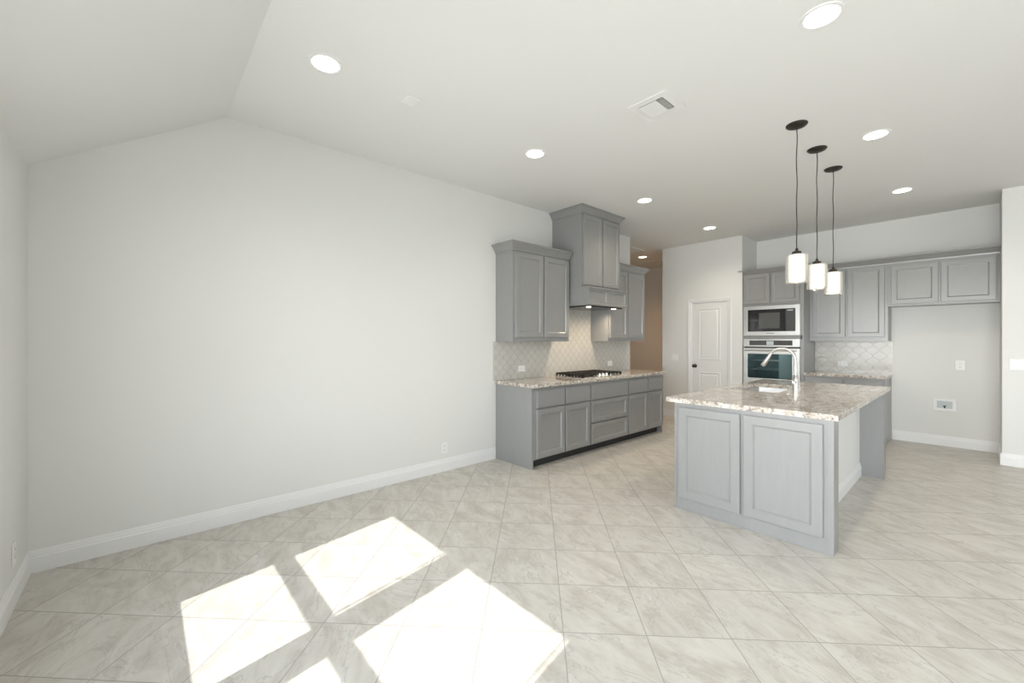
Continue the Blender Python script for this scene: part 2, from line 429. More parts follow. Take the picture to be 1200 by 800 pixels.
# pantry door
def casing(m, x0, x1, zt, face, w=.062):
    P = [(0, 0), (w, 0), (w, .016), (w - .012, .018), (.02, .012), (.006, .010), (0, .006)]
    def sec(s_, d): return s_
    # left, right, head as mitred loft
    path = [(x0, 0.0, -1, 0), (x0, zt, -1, 1), (x1, zt, 1, 1), (x1, 0.0, 1, 0)]
    rings = []
    for px, pz, ox, oz in path:
        rings.append([(px + ox * p, face - d, pz + oz * p) for p, d in P])
    m.loft(rings)
d1 = MB()
d1.box(.450, 1.042, YC + .010, YC + .045, .008, 2.028)
slab = struct(d1.build('door_1', 'door'))
for zz0, zz1 in ((1.05, 1.93), (.22, .84)):
    pm = MB().panel(YC + .0105, '-y', .450 + .115, 1.042 - .115, zz0, zz1, [(0, -.004), (0, .008), (.012, .011), (.026, .003), (.04, .003), (.055, .009), (.075, .0095)])
    struct(pm.build('door_panel', 'door', slab))
# flush skin around the two panels
m = MB(); casing(m, .445, 1.047, 2.032, YC)
struct(m.build('door_casing', 'trim', slab))
m = MB(); m.box(.447, .4495, YC + .001, YC + .114, 0, 2.03); m.box(1.0425, 1.045, YC + .001, YC + .114, 0, 2.03)
struct(m.build('door_jamb', 'trim', slab))
m = MB().cyl((.505, YC + .010, .94), 'y', [(0, .032), (-.006, .032), (-.010, .026), (-.012, .012), (-.038, .011), (-.044, .020), (-.054, .028), (-.068, .028), (-.076, .018), (-.078, .004)], 28)
kn = m.build('door_knob', 'bronze', slab, True); kn['kind'] = 'structure'; kn['label'] = 'dark bronze round door knob'

# hall ceiling hatch trim
m = MB()
hx0, hx1, hy0, hy1 = -1.06, -.365, 7.02, 8.59
m = MB(); hx0, hx1, hy0, hy1 = -1.15, -.36, 7.05, 7.50
m.box(hx0, hx1, hy0, hy0 + .05, H - .014, H); m.box(hx0, hx1, hy1 - .05, hy1, H - .014, H)
m.box(hx0, hx0 + .05, hy0 + .05, hy1 - .05, H - .014, H); m.box(hx1 - .05, hx1, hy0 + .05, hy1 - .05, H - .014, H)
m.box(-1.9, -.12, 8.55, 8.62, H - .012, H)
struct(m.build('trim_1', 'trim'))

# ------------------------------------------------------------------ cabinet helpers
SHAKER = lambda s=.058: [(0, 0), (0, .023), (.003, .026), (s - .004, .026), (s, .022), (s + .003, .0215), (s + .007, .013), (s + .012, .0125)]
SLAB = [(0, 0), (0, .023), (.004, .026), (.006, .026)]
CROWN = [(0, 0), (.010, 0), (.012, .014), (.018, .022), (.030, .036), (.048, .062), (.058, .070), (.066, .072), (.066, .088), (0, .088)]
def crown(m, z, zt, x0, x1, y0, y1, facing, first, last, scale=1.0):
    k = (zt - z) / .088
    prof = [(o * scale, z + q * k) for o, q in CROWN]
    def sec(o):
        if facing == '+x':
            pts = []
            if first: pts.append((x0, y0 - o)); pts.append((x1 + o, y0 - o))
            else: pts.append((x1 + o, y0))
            if last: pts.append((x1 + o, y1 + o)); pts.append((x0, y1 + o))
            else: pts.append((x1 + o, y1))
        else:   # facing -y, y0 is the front
            pts = []
            if first: pts.append((x0 - o, y1)); pts.append((x0 - o, y0 - o))
            else: pts.append((x0, y0 - o))
            if last: pts.append((x1 + o, y0 - o)); pts.append((x1 + o, y1))
            else: pts.append((x1, y0 - o))
        return pts
    m.sweep(sec, prof)
def front(root, name, face, facing, u0, u1, z0, z1, kind='door', s=.058):
    r = SHAKER(s) if kind == 'door' else SLAB
    if facing == '+x': u0, u1, z0, z1 = u0 - .003, u1 + .003, z0 - .003, z1 + .003
    return MB().panel(face, facing, u0, u1, z0, z1, r).build(name, 'cab', root)

# ---- base cabinets on the long wall
def base_unit(y0, y1, label, left_end=False, right_end=False):
    root = thing('base_cabinet', (.3, (y0 + y1) / 2, 0), label, 'cabinet', None)
    m = MB(); m.box(0.002, .588, y0, y1, .10, .876)
    m.box(.588, .610, y0, y1, .10, .876)
    m.build('carcass', 'cab', root)
    t0, t1 = y0 + (.02 if left_end else 0), y1 - (.02 if right_end else 0)
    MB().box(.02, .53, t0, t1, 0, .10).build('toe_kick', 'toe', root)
    if left_end: MB().box(0.002, .610, y0 - .001, y0 + .018, 0, .1005).box(0.016, .610, y0 - .004, y0, .1, .876).build('end_panel', 'cab', root)
    if right_end: MB().box(0.002, .610, y1 - .018, y1 + .001, 0, .1005).build('end_panel', 'cab', root)
    return root
u1_ = base_unit(3.607, 4.592, 'grey two-door base cabinet at the open left end of the run beside the cooktop', True)
for a, b in ((3.668, 4.108), (4.134, 4.572)):
    front(u1_, 'drawer', .610, '+x', a, b, .662, .836, 'slab'); front(u1_, 'door', .610, '+x', a, b, .118, .632)
u2_ = base_unit(4.592, 5.417, 'grey base cabinet with wide drawers stacked under the gas cooktop')
front(u2_, 'drawer_front', .610, '+x', 4.612, 5.392, .656, .836, 'slab')
front(u2_, 'drawer', .610, '+x', 4.612, 5.392, .378, .634, 'door', .052); front(u2_, 'drawer', .610, '+x', 4.612, 5.392, .118, .352, 'door', .052)
u3_ = base_unit(5.417, 6.363, 'grey two-door base cabinet right of the cooktop, at the hallway end of the run', False, True)
for a, b in ((5.446, 5.904), (5.930, 6.342)):
    front(u3_, 'drawer', .610, '+x', a, b, .662, .836, 'slab'); front(u3_, 'door', .610, '+x', a, b, .118, .632)
ct = MB().box(0.001, .648, 3.585, 6.395, .8765, .914, .004).build('countertop', 'granite')
tag(ct, 'speckled granite countertop under the cooktop on the long wall', 'countertop')
bs = MB().box(0.0005, .010, 3.566, YE - .012, .9145, 1.372).box(.0005, .010, 4.578, 5.405, 1.372, 1.86).build('backsplash', 'splashA')
tag(bs, 'cream patterned tile backsplash behind the gas cooktop', 'backsplash')

# ---- wall cabinets on the long wall
def wall_unit(y0, y1, label, first, last):
    root = thing('wall_cabinet', (.15, (y0 + y1) / 2, 1.372), label, 'cabinet', None)
    MB().box(.0105 if first else .0105, .302, y0, y1, 1.373, 2.419).box(.001, .0105, y0, y1, 1.374, 2.419).build('carcass', 'cab', root)
    mid = (y0 + y1) / 2
    front(root, 'door', .302, '+x', y0 + .030, mid - .012, 1.425, 2.385); front(root, 'door', .302, '+x', mid + .012, y1 - .025, 1.425, 2.385)
    m = MB(); crown(m, 2.405, 2.497, .001, .302, y0, y1, '+x', first, last); m.box(.001, .302, y0, y1, 2.47, 2.49)
    m.build('crown_molding', 'cab', root)
    return root
wall_unit(3.607, 4.568, 'grey two-door wall cabinet left of the range hood, nearest the bare wall', True, False)
wall_unit(5.412, 6.363, 'grey two-door wall cabinet right of the range hood, beside the hallway', False, True)
# ---- range hood
hd = thing('range_hood', (.3, 4.99, 1.81), 'tall grey wooden range hood cabinet rising to the ceiling above the cooktop', 'range hood')
MB().box(.001, .492, 4.585, 5.390, 2.049, 2.995).build('hood_cabinet', 'cab', hd)
front(hd, 'door', .492, '+x', 4.612, 4.983, 2.085, 2.962, 'door', .055); front(hd, 'door', .492, '+x', 5.006, 5.372, 2.085, 2.962, 'door', .055)
m = MB(); crown(m, 2.978, 3.066, .001, .492, 4.585, 5.390, '+x', True, True, .95); m.box(.001, .492, 4.585, 5.390, 3.0, 3.06); m.build('crown_molding', 'cab', hd)
m = MB(); m.box(.011, .592, 4.577, 5.404, 1.858, 2.022)
man = m.build('mantel', 'cab', hd)
for a, b in ((4.612, 4.966), (4.992, 5.372)):
    MB().panel(.592, '+x', a - .036, b + .032 if b > 5 else b + .013, 1.850, 2.026, [(0, 0), (0, .011), (.030, .012), (.034, .004), (.040, .003)]).build('mantel_panel', 'cab', man)
def ledge(z0, z1, prof):
    def sec(o): return [(.011, 4.577), (.604 + o, 4.577), (.604 + o, 5.404), (.011, 5.404)]
    return MB().sweep(sec, prof)
MB().prism([(.011, 2.022), (.606, 2.022), (.614, 2.030), (.626, 2.034), (.626, 2.048), (.011, 2.048)], 'y', 4.574, 5.4075).build('top_ledge', 'cab', hd)
MB().prism([(.011, 1.858), (.606, 1.858), (.614, 1.848), (.622, 1.842), (.622, 1.822), (.011, 1.822)], 'y', 4.574, 5.4075).build('bottom_ledge', 'cab', hd)
MB().box(.05, .57, 4.62, 5.36, 1.808, 1.8215).build('vent_insert', 'blackplastic', hd)
for yy in (4.72, 5.26):
    MB().cyl((.50, yy, 1.8075), 'z', [(0, .032), (-.004, .030), (-.005, .02)], 20).build('hood_lamp', 'hoodlens', hd)
    l = bpy.data.lights.new('hood_lamp_light', 'SPOT'); lo = bpy.data.objects.new('hood_lamp_light', l); COL.objects.link(lo)
    l.energy = HOOD_W * 6; l.color = (1.0, .80, .58); l.spot_size = math.radians(165); l.spot_blend = 1.0; l.shadow_soft_size = .03
    lo.parent = hd; lo.location = Vector((.40, yy, 1.80)) - Vector((.3, 4.99, 1.81))

# ---- gas cooktop
ck = thing('gas_cooktop', (.32, 4.97, .914), 'black and stainless gas cooktop set in the granite under the range hood', 'cooktop')
cy0, cy1, cx0, cx1 = 4.545, 5.395, .075, .565
MB().box(cx0, cx1, cy0, cy1, .9142, .922, .003).build('cooktop_tray', 'steel', ck)
gw = (cy1 - cy0 - .03) / 3
for g in range(3):
    a = cy0 + .012 + g * (gw + .003); b = a + gw; xe = cx1 - .02 if g != 1 else cx1 - .105
    m = MB(); zt = .962; r = .011
    m.box(cx0 + .015, cx0 + .015 + r * 1.3, a, b, zt - .018, zt, .002); m.box(xe - r * 1.3, xe, a, b, zt - .018, zt, .002)
    m.box(cx0 + .015, xe, a, a + r, zt - .018, zt, .002); m.box(cx0 + .015, xe, b - r, b, zt - .018, zt, .002)
    for k in range(1, 5):
        yy = a + (b - a) * k / 5; m.box(cx0 + .02, xe - .01, yy - .0045, yy + .0045, zt - .014, zt + .001, .001)
    xm = (cx0 + .015 + xe) / 2; m.box(xm - .006, xm + .006, a, b, zt - .016, zt, .001)
    for xx in (cx0 + .022, xm, xe - .008):
        for yy in (a + .006, b - .006): m.box(xx - .006, xx + .006, yy - .006, yy + .006, .9215, zt - .01)
    n = 9
    for k in range(n):   # the upright fingers along the outer edges
        xx = cx0 + .03 + (xe - cx0 - .05) * k / (n - 1)
        for yy in (a + .004, b - .004): m.box(xx - .009, xx + .009, yy - .004, yy + .004, zt - .040, zt - .004)
    m.build('grate', 'black', ck)
for x_, y_, r_ in ((.20, 4.69, .035), (.44, 4.69, .045), (.27, 4.97, .055), (.20, 5.25, .045), (.44, 5.25, .035)):
    MB().cyl((x_, y_, .9215), 'z', [(0, r_ + .012), (.006, r_ + .012), (.010, r_), (.020, r_ * .9), (.023, r_ * .8), (.024, .004)], 24).build('burner', 'black', ck, True)
for k in range(5):
    yy = 4.84 + .075 * k
    m = MB().cyl((.525, yy, .9215), 'z', [(0, .024), (.006, .024), (.010, .019), (.030, .017), (.034, .013), (.035, .003)], 20)
    m.box(.520, .530, yy - .018, yy + .018, .945, .960, .002)
    m.build('knob', 'knobsteel', ck, True)

# ---- oven tower on the back wall
tw = thing('oven_cabinet', (1.67, 8.05, 0), 'tall grey cabinet beside the pantry door holding the microwave and oven', 'cabinet')
F = 7.733
m = MB()
# carcass built as a frame so that the oven and microwave sit in it
m.box(1.267, 1.287, F, YB - .001, 0.0, 2.43); m.box(2.066, 2.086, F, YB - .001, 0.0, 2.43)
m.box(1.287, 2.066, F + .02, YB - .001, 1.925, 2.43)
m.box(1.287, 2.066, F + .02, YB - .001, 1.412, 1.452); m.box(1.287, 2.066, F + .06, YB - .001, .10, .69)
m.box(1.287, 2.066, YB - .02, YB - .001, .69, 2.43)
m.box(1.287, 2.066, F, F + .02, 1.918, 2.43); m.box(1.287, 2.066, F, F + .02, 1.408, 1.456); m.box(1.287, 2.066, F, F + .06, .10, .69)
m.box(2.046, 2.066, F, F + .02, .69, 1.918)
m.build('carcass', 'cab', tw)
for a, b in ((1.284, 1.646), (1.672, 2.036)): front(tw, 'door', F, '-y', a, b, 1.958, 2.418, 'door', .055)
front(tw, 'drawer', F, '-y', 1.284, 2.036, .38, .66); front(tw, 'drawer', F, '-y', 1.284, 2.036, .12, .355)
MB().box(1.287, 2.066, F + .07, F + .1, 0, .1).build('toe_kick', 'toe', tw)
m = MB(); crown(m, 2.412, 2.497, 1.267, 2.086, F, 8.03, '-y', False, True); m.box(1.267, 2.086, F, YB - .001, 2.46, 2.49)
m.box(1.208, 1.267, F - .066, YC - .002, 2.481, 2.497); m.build('crown_molding', 'cab', tw)

mw = thing('microwave', (1.66, 7.9, 1.458), 'stainless built-in microwave with black door above the oven', 'microwave')
x0, x1, z0, z1 = 1.279, 2.044, 1.458, 1.918
m = MB(); m.box(1.300, 2.040, F + .0205, F + .45, 1.470, 1.905); m.build('body', 'steel', mw)
m = MB(); y_ = F - .002; fz = .055; fx = .060
m.box(x0, x0 + fx, y_ - .018, y_, z0, z1, .003); m.box(x1 - fx, x1, y_ - .018, y_, z0, z1, .003)
m.box(x0 + fx, x1 - fx, y_ - .018, y_, z1 - fz, z1, .003); m.box(x0 + fx, x1 - fx, y_ - .018, y_, z0, z0 + .065, .003)
m.build('trim_frame', 'steel', mw)
m = MB(); m.box(x0 + fx, 1.855, F - .014, F + .02, z0 + .065, z1 - fz); dr = m.build('door', 'blackplastic', mw)
MB().panel(F - .014, '-y', 1.50, 1.78, z0 + .11, z1 - .11, [(0, 0), (.002, .0015), (.02, .0015)]).build('door_window', 'greyglass', dr)
m = MB(); m.box(1.859, x1 - fx, F - .013, F + .02, z0 + .065, z1 - fz); cp = m.build('control_panel', 'greypanel', mw)
MB().box(1.882, 1.955, F - .0145, F - .0125, z1 - .090, z1 - .074).build('display', 'display', cp)
for r_ in range(6):
    for c_ in range(3):
        MB().box(1.882 + c_ * .027, 1.900 + c_ * .027, F - .0142, F - .0125, z1 - .125 - r_ * .033, z1 - .112 - r_ * .033).build('button', 'greyglass', cp)
m = MB()
for k in range(9): m.box(1.605 + k * .012, 1.613 + k * .012, y_ - .0187, y_ - .0178, z0 + .028, z0 + .038)
tag(m.build('badge', 'slot', mw), 'small dark lettering on the lower trim')

ov = thing('wall_oven', (1.66, 7.9, .70), 'stainless built-in wall oven with glass door under the microwave', 'oven')
oz0, oz1 = .70, 1.405
m = MB(); m.box(1.292, 2.044, F + .02, F + .03, oz0, oz1)      # cavity built of panels
m.bm.clear()
m.box(1.292, 1.32, F + .001, F + .5, oz0, oz1); m.box(2.016, 2.044, F + .021, F + .5, oz0, oz1)
m.box(1.32, 2.016, F + .03, F + .5, 1.262, oz1); m.box(1.32, 2.016, F + .001, F + .5, oz0, .745); m.box(1.32, 2.016, F + .48, F + .5, .745, 1.262)
m.build('body', 'enamel', ov)
MB().box(1.292, 2.040, F + .001, F + .0295, 1.2625, oz1).build('housing', 'toe', ov)
m = MB(); m.box(1.279, 2.044, F - .022, F - .0005, 1.283, oz1, .003); cpn = m.build('control_panel', 'steel', ov)
m = MB(); m.box(1.365, 1.950, F - .0245, F - .021, 1.308, 1.382); cs = m.build('control_strip', 'greypanel', cpn)
MB().box(1.607, 1.703, F - .026, F - .024, 1.313, 1.372).build('display', 'display', cs)
m = MB(); y0_ = F - .03; y1_ = F - .001
m.box(1.279, 1.338, y0_, y1_, oz0, 1.262, .003); m.box(1.945, 2.044, y0_, y1_, oz0, 1.262, .003)
m.box(1.338, 1.945, y0_, y1_, 1.172, 1.262, .003); m.box(1.338, 1.945, y0_, y1_, oz0, .795, .003)
dr = m.build('door', 'steel', ov)
MB().box(1.336, 1.947, F - .022, F - .016, .793, 1.174).build('door_glass', 'ovenglass', dr)
m = MB(); m.tube([(1.31, F - .062, 1.228), (1.66, F - .062, 1.228), (2.01, F - .062, 1.228)], .010, 12)
for xx in (1.335, 1.985): m.box(xx - .008, xx + .008, F - .062, F - .028, 1.220, 1.236)
m.build('handle', 'steel', dr)
for zz in (.92, 1.06):
    m = MB()
    m.box(1.325, 2.01, F + .03, F + .036, zz, zz + .006); m.box(1.325, 2.01, F + .44, F + .446, zz, zz + .006)
    for k in range(12): m.box(1.34 + k * .056, 1.344 + k * .056, F + .036, F + .44, zz + .001, zz + .005)
    m.build('rack', 'steel', ov)
m = MB(); m.box(1.755, 1.99, F + .045, F + .05, .80, 1.24); tag(m.build('packing_sheet', 'paper', ov), 'pale blue sheet inside the right of the oven')
l = bpy.data.lights.new('oven_fill_light', 'POINT'); lo = bpy.data.objects.new('oven_fill_light', l); COL.objects.link(lo)  # unseen fill light, added so the cavity shows through the glass
l.energy = 3.0; l.color = (.85, .95, 1.0); l.shadow_soft_size = .03; lo.parent = ov; lo.location = Vector((1.6, F + .02, 1.23)) - Vector((1.66, 7.9, .70))

# ---- wall cabinets, fridge cabinet and base cabinet on the back wall
wb = thing('wall_cabinet', (2.53, 8.2, 1.373), 'grey two-door wall cabinet between the oven cabinet and the refrigerator space', 'cabinet')
MB().box(2.088, 2.972, 8.03, YB - .012, 1.374, 2.43).box(2.088, 2.972, YB - .012, YB - .001, 1.376, 2.43).build('carcass', 'cab', wb)
for a, b in ((2.139, 2.518), (2.544, 2.940)): front(wb, 'door', 8.03, '-y', a, b, 1.430, 2.402)
m = MB(); crown(m, 2.412, 2.497, 2.155, 2.972, 8.03, YB - .001, '-y', False, False); m.box(2.088, 2.972, 8.03, YB - .001, 2.46, 2.49); m.build('crown_molding', 'cab', wb)
fb = thing('wall_cabinet', (3.46, 8.2, 1.85), 'short wide grey wall cabinet over the empty refrigerator space', 'cabinet')
MB().box(2.974, XS - .0015, 8.015, YB - .001, 1.842, 2.43).build('carcass', 'cab', fb)
for a, b in ((3.006, 3.448), (3.470, 3.924)): front(fb, 'door', 8.015, '-y', a, b, 1.868, 2.376)
m = MB(); crown(m, 2.412, 2.497, 2.974, XS - .0015, 8.015, YB - .001, '-y', False, False); m.box(2.974, XS - .0015, 8.015, YB - .001, 2.46, 2.49); m.build('crown_molding', 'cab', fb)
bb = thing('base_cabinet', (2.53, 8.05, 0), 'grey base cabinet with granite top between the oven and refrigerator space', 'cabinet')
FB = 7.748
MB().box(2.088, 2.974, FB, YB - .001, .10, .876).build('carcass', 'cab', bb)
MB().box(2.088, 2.95, FB + .07, YB - .001, 0, .1).build('toe_kick', 'toe', bb)
MB().box(2.956, 2.9745, FB + .06, YB - .001, 0, .1005).build('end_panel', 'cab', bb)
for a, b in ((2.115, 2.525), (2.550, 2.945)):
    front(bb, 'drawer', FB, '-y', a, b, .664, .838, 'slab'); front(bb, 'door', FB, '-y', a, b, .118, .640)
ct = MB().box(2.0875, 2.984, FB - .036, YB - .001, .8765, .914, .004).build('countertop', 'granite')
tag(ct, 'short granite countertop on the back wall beside the refrigerator space', 'countertop')
bs = MB().box(2.0885, 2.986, YB - .010, YB - .0005, .9145, 1.3735).build('backsplash', 'splashB')
tag(bs, 'white patterned tile backsplash on the back wall beside the oven cabinet', 'backsplash')

# ------------------------------------------------------------------ island
isl = thing('kitchen_island', (2.6, 4.98, 0), 'grey panelled kitchen island with white knee wall in the middle of the kitchen', 'kitchen island')
m = MB(); m.box(2.092, 3.152, 3.816, 3.962, 0, .876, .002); ep = m.build('end_panel', 'cab', isl)
MB().box(3.118, 3.1545, 3.8115, 3.8165, 0, .876).build('corner_trim', 'cab', isl)
MB().box(2.0915, 2.108, 3.8115, 3.8165, 0, .876).build('corner_trim', 'cab', isl)
for a, b in ((2.132, 2.600), (2.624, 3.100)): front(isl, 'door', 3.816, '-y', a, b, .105, .842, 'door', .066)
m = MB(); m.box(2.155, 2.86, 3.962, 4.70, .10, .876); m.box(2.155, 2.86, 5.58, 6.01, .10, .876)
m.box(2.155, 2.86, 4.70, 5.58, .10, .66); m.box(2.155, 2.175, 4.70, 5.58, .66, .876)
m.build('carcass', 'cab', isl)
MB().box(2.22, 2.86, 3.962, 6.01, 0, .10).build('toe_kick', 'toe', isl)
ys = [3.985, 4.66, 5.145, 5.62, 6.0]
for a, b in zip(ys, ys[1:]):
    front(isl, 'door', 2.155, '-x', a + .012, b - .012, .118, .64, 'door'); front(isl, 'drawer', 2.155, '-x', a + .012, b - .012, .664, .842, 'slab')
tag(MB().box(2.86, 2.966, 3.9625, 6.0095, 0, .876).build('knee_wall', 'wall', isl), 'white plaster knee wall under the overhang')
tag(MB().prism([(2.966 + o, z) for o, z in BB], 'y', 3.9625, 6.0095).build('baseboard', 'trim', isl), 'white baseboard')
MB().box(2.155, 3.152, 6.01, 6.14, 0, .876, .002).build('end_panel', 'cab', isl)
# island countertop with a sink cut-out
def rrect(x0, x1, y0, y1, r, n=6):
    pts = []
    for cx, cy, a0 in ((x1 - r, y1 - r, 0), (x0 + r, y1 - r, 90), (x0 + r, y0 + r, 180), (x1 - r, y0 + r, 270)):
        for k in range(n + 1):
            a = math.radians(a0 + 90 * k / n); pts.append((cx + r * math.cos(a), cy + r * math.sin(a)))
    return pts
SK = (2.150, 2.565, 4.765, 5.56)
def slab_with_hole(outer, inner, z0, z1, e=.004):
    bm = bmesh.new()
    def loop(pts, z):
        vs = [bm.verts.new((x, y, z)) for x, y in pts]; return vs
    def ring_fill(a, b):
        for i in range(len(a)): bm.faces.new((a[i], a[(i + 1) % len(a)], b[(i + 1) % len(b)], b[i]))
    cxm = sum(p[0] for p in outer) / len(outer); cym = sum(p[1] for p in outer) / len(outer)
    sh = lambda pts, d: [(x - math.copysign(d, x - cxm), y - math.copysign(d, y - cym)) for x, y in pts]
    o0 = loop(outer, z0); o1 = loop(outer, z1 - e); o2 = loop(sh(outer, e), z1)
    i0 = loop(inner, z0); i1 = loop(inner, z1)
    ring_fill(o0, o1); ring_fill(o1, o2); ring_fill(i0, i1)
    for o_, i_ in ((o2, i1), (o0, i0)):
        eds = []
        for L in (o_, i_):
            for k in range(len(L)):
                ed = bm.edges.get((L[k], L[(k + 1) % len(L)])); eds.append(ed)
        bmesh.ops.triangle_fill(bm, use_beauty=True, use_dissolve=False, edges=eds)
    mb = MB(); mb.bm.free(); mb.bm = bm; return mb
ct = slab_with_hole([(3.182, 3.782), (3.182, 6.175), (2.032, 6.175), (2.032, 3.782)], rrect(*SK, .05), .8765, .914).build('countertop', 'granite')
tag(ct, 'large polished granite countertop on the island around the sink', 'countertop')
sk = thing('sink', (2.365, 5.13, .70), 'stainless undermount sink bowl sunk into the island countertop', 'sink')
m = MB(); rings = []
for d, z, r in ((-.012, .8755, .06), (.004, .8755, .05), (.006, .868, .05), (.010, .72, .05), (.022, .70, .05), (.05, .692, .045), (.16, .688, .03)):
    rings.append([(x, y, z) for x, y in rrect(SK[0] + d, SK[1] - d, SK[2] + d, SK[3] - d, r)])
m.loft(rings, False, True); m.build('bowl', 'sink', sk, True)
MB().cyl((2.365, 5.13, .6885), 'z', [(0, .045), (.003, .045), (.004, .034), (.001, .03), (.001, .003)], 24).build('drain', 'chrome', sk, True)

fc = thing('faucet', (2.66, 4.975, .914), 'brushed nickel gooseneck pull-down faucet behind the island sink', 'faucet')
MB().cyl((2.66, 4.975, .914), 'z', [(0, .030), (.006, .030), (.010, .025), (.05, .023), (.14, .021), (.15, .016), (.155, .014)], 24).build('base', 'chrome', fc, True)
pts = [(2.66, 4.975, 1.06), (2.66, 4.975, 1.14), (2.658, 4.975, 1.20)]
R_ = .108; cx_ = 2.66 - R_
for k in range(0, 15):
    a = math.radians(k * 155 / 14); pts.append((cx_ + R_ * math.cos(a) - .002 * 0, 4.975, 1.203 + R_ * math.sin(a)))
MB().tube(pts, [.0135] * 3 + [.012] * 15, 16).build('spout', 'chrome', fc, True)
ex = Vector(pts[-1]); dr_ = (Vector(pts[-1]) - Vector(pts[-2])).normalized()
MB().tube([ex - dr_ * .005, ex + dr_ * .01, ex + dr_ * .05, ex + dr_ * .115, ex + dr_ * .125], [.0135, .016, .018, .021, .018], 16).build('spray_head', 'chrome', fc, True)
m = MB().tube([(2.66, 4.955, 1.005), (2.66, 4.93, 1.006), (2.66, 4.915, 1.008)], [.013, .013, .011], 14)
m.tube([(2.66, 4.92, 1.008), (2.668, 4.905, 1.04), (2.675, 4.895, 1.075)], [.007, .006, .005], 10)
m.build('handle', 'chrome', fc, True)

# ------------------------------------------------------------------ pendants
def pendant():
    r = thing('pendant_light', (2.83, 4.315, H), 'x', 'pendant light', 'pendant lights over the island')
    MB().cyl((2.83, 4.315, H), 'z', [(0, .073), (-.006, .073), (-.014, .066), (-.020, .045), (-.022, .012), (-.034, .009), (-.036, .003)], 32).build('canopy', 'bronze', r, True)
    pts = [(2.83 + .0025 * math.sin(k * 1.1), 4.315 + .0025 * math.sin(k * .8 + 1), H - .03 - k * (H - .03 - 2.10) / 16) for k in range(17)]
    pts[0] = (2.83, 4.315, H - .03); pts[-1] = (2.83, 4.315, 2.10)
    MB().tube(pts, .0034, 8).build('cord', 'black', r, True)
    MB().cyl((2.83, 4.315, 2.105), 'z', [(0, .008), (-.012, .011), (-.022, .013), (-.026, .030), (-.042, .034), (-.052, .034), (-.054, .020)], 24).build('socket_cap', 'bronze', r, True)
    MB().cyl((2.83, 4.315, 2.050), 'z', [(0, .012), (0, .052), (-.004, .056), (-.196, .056), (-.200, .052), (-.200, .046), (-.010, .046), (-.008, .012)], 32, False, False).build('inner_shade', 'opal', r, True)
    MB().cyl((2.83, 4.315, 2.052), 'z', [(0, .030), (0, .072), (-.003, .074), (-.214, .074), (-.216, .0725), (-.214, .071), (-.004, .071), (-.004, .030)], 32, False, False).build('outer_shade', 'shadeglass', r, True)
    l = bpy.data.lights.new('pendant_bulb_light', 'POINT'); lo = bpy.data.objects.new('pendant_bulb_light', l); COL.objects.link(lo)
    l.energy = PENDANT_W; l.color = (1, .86, .68); l.shadow_soft_size = .035; lo.parent = r; lo.location = (0, 0, 1.93 - H)
    return r
p0 = pendant()
PL = ['pendant light over the near end of the island, highest in the picture', 'middle of the three pendant lights over the island', 'pendant light over the far end of the island, farthest right and lowest']
for i, yy in enumerate((4.315, 4.934, 5.559)):
    q = p0 if i == 0 else copy_tree(p0)
    q.location = (2.83, yy, H); q['label'] = PL[i]

# ------------------------------------------------------------------ recessed lights
def downlight(lens, W, c):
    r = thing('recessed_light', (0, 0, H), 'x', 'recessed light', 'recessed ceiling lights')
    MB().cyl((0, 0, H), 'z', [(0, .098), (-.004, .097), (-.006, .090), (-.004, .078), (-.001, .076)], 40, True, True).build('trim_ring', 'trim', r, True)
    MB().cyl((0, 0, H - .0015), 'z', [(0, .075), (-.003, .075), (-.0045, .070), (-.005, .02)], 40).build('lens', lens, r, True)
    l = bpy.data.lights.new('downlight_light', 'SPOT'); lo = bpy.data.objects.new('downlight_light', l); COL.objects.link(lo)
    l.energy = W; l.color = c; l.spot_size = math.radians(140); l.spot_blend = .8; l.shadow_soft_size = .07
    lo.parent = r; lo.location = (0, 0, -.02)
    return r
r0 = downlight('lens', KITCHEN_W, (1, .87, .70))
r1 = downlight('lens', LIVING_W, (1, .90, .77))     # living side set weaker to keep hot spots off the long wall
DL = [((1.127, 1.340), 'round recessed light near the sloped ceiling, farthest left of all'),
      ((1.114, 3.148), 'round recessed light on the ceiling left of the range hood'),
      ((1.105, 5.02), 'round recessed light on the ceiling just right of the hood top'),
      ((1.105, 6.85), 'small round recessed light on the ceiling in front of the pantry wall'),
      ((3.226, 3.138), 'large round recessed light at the top edge, nearest the camera'),
      ((3.213, 4.987), 'round recessed light on the ceiling right of the middle pendant canopy'),
      ((3.210, 6.87), 'small round recessed light on the ceiling near the back wall')]
used = set()
for (x, y), lab in DL:
    src = r0 if y > 4.9 else r1
    q = copy_tree(src) if src.name in used else src
    used.add(src.name)
    q.location = (x, y, H); q['label'] = lab
hl = downlight('halllens', 48.0, (1, .53, .22)); hl.location = (-.727, 8.06, H); hl['label'] = 'warm recessed light on the hallway ceiling beyond the wall cabinets'

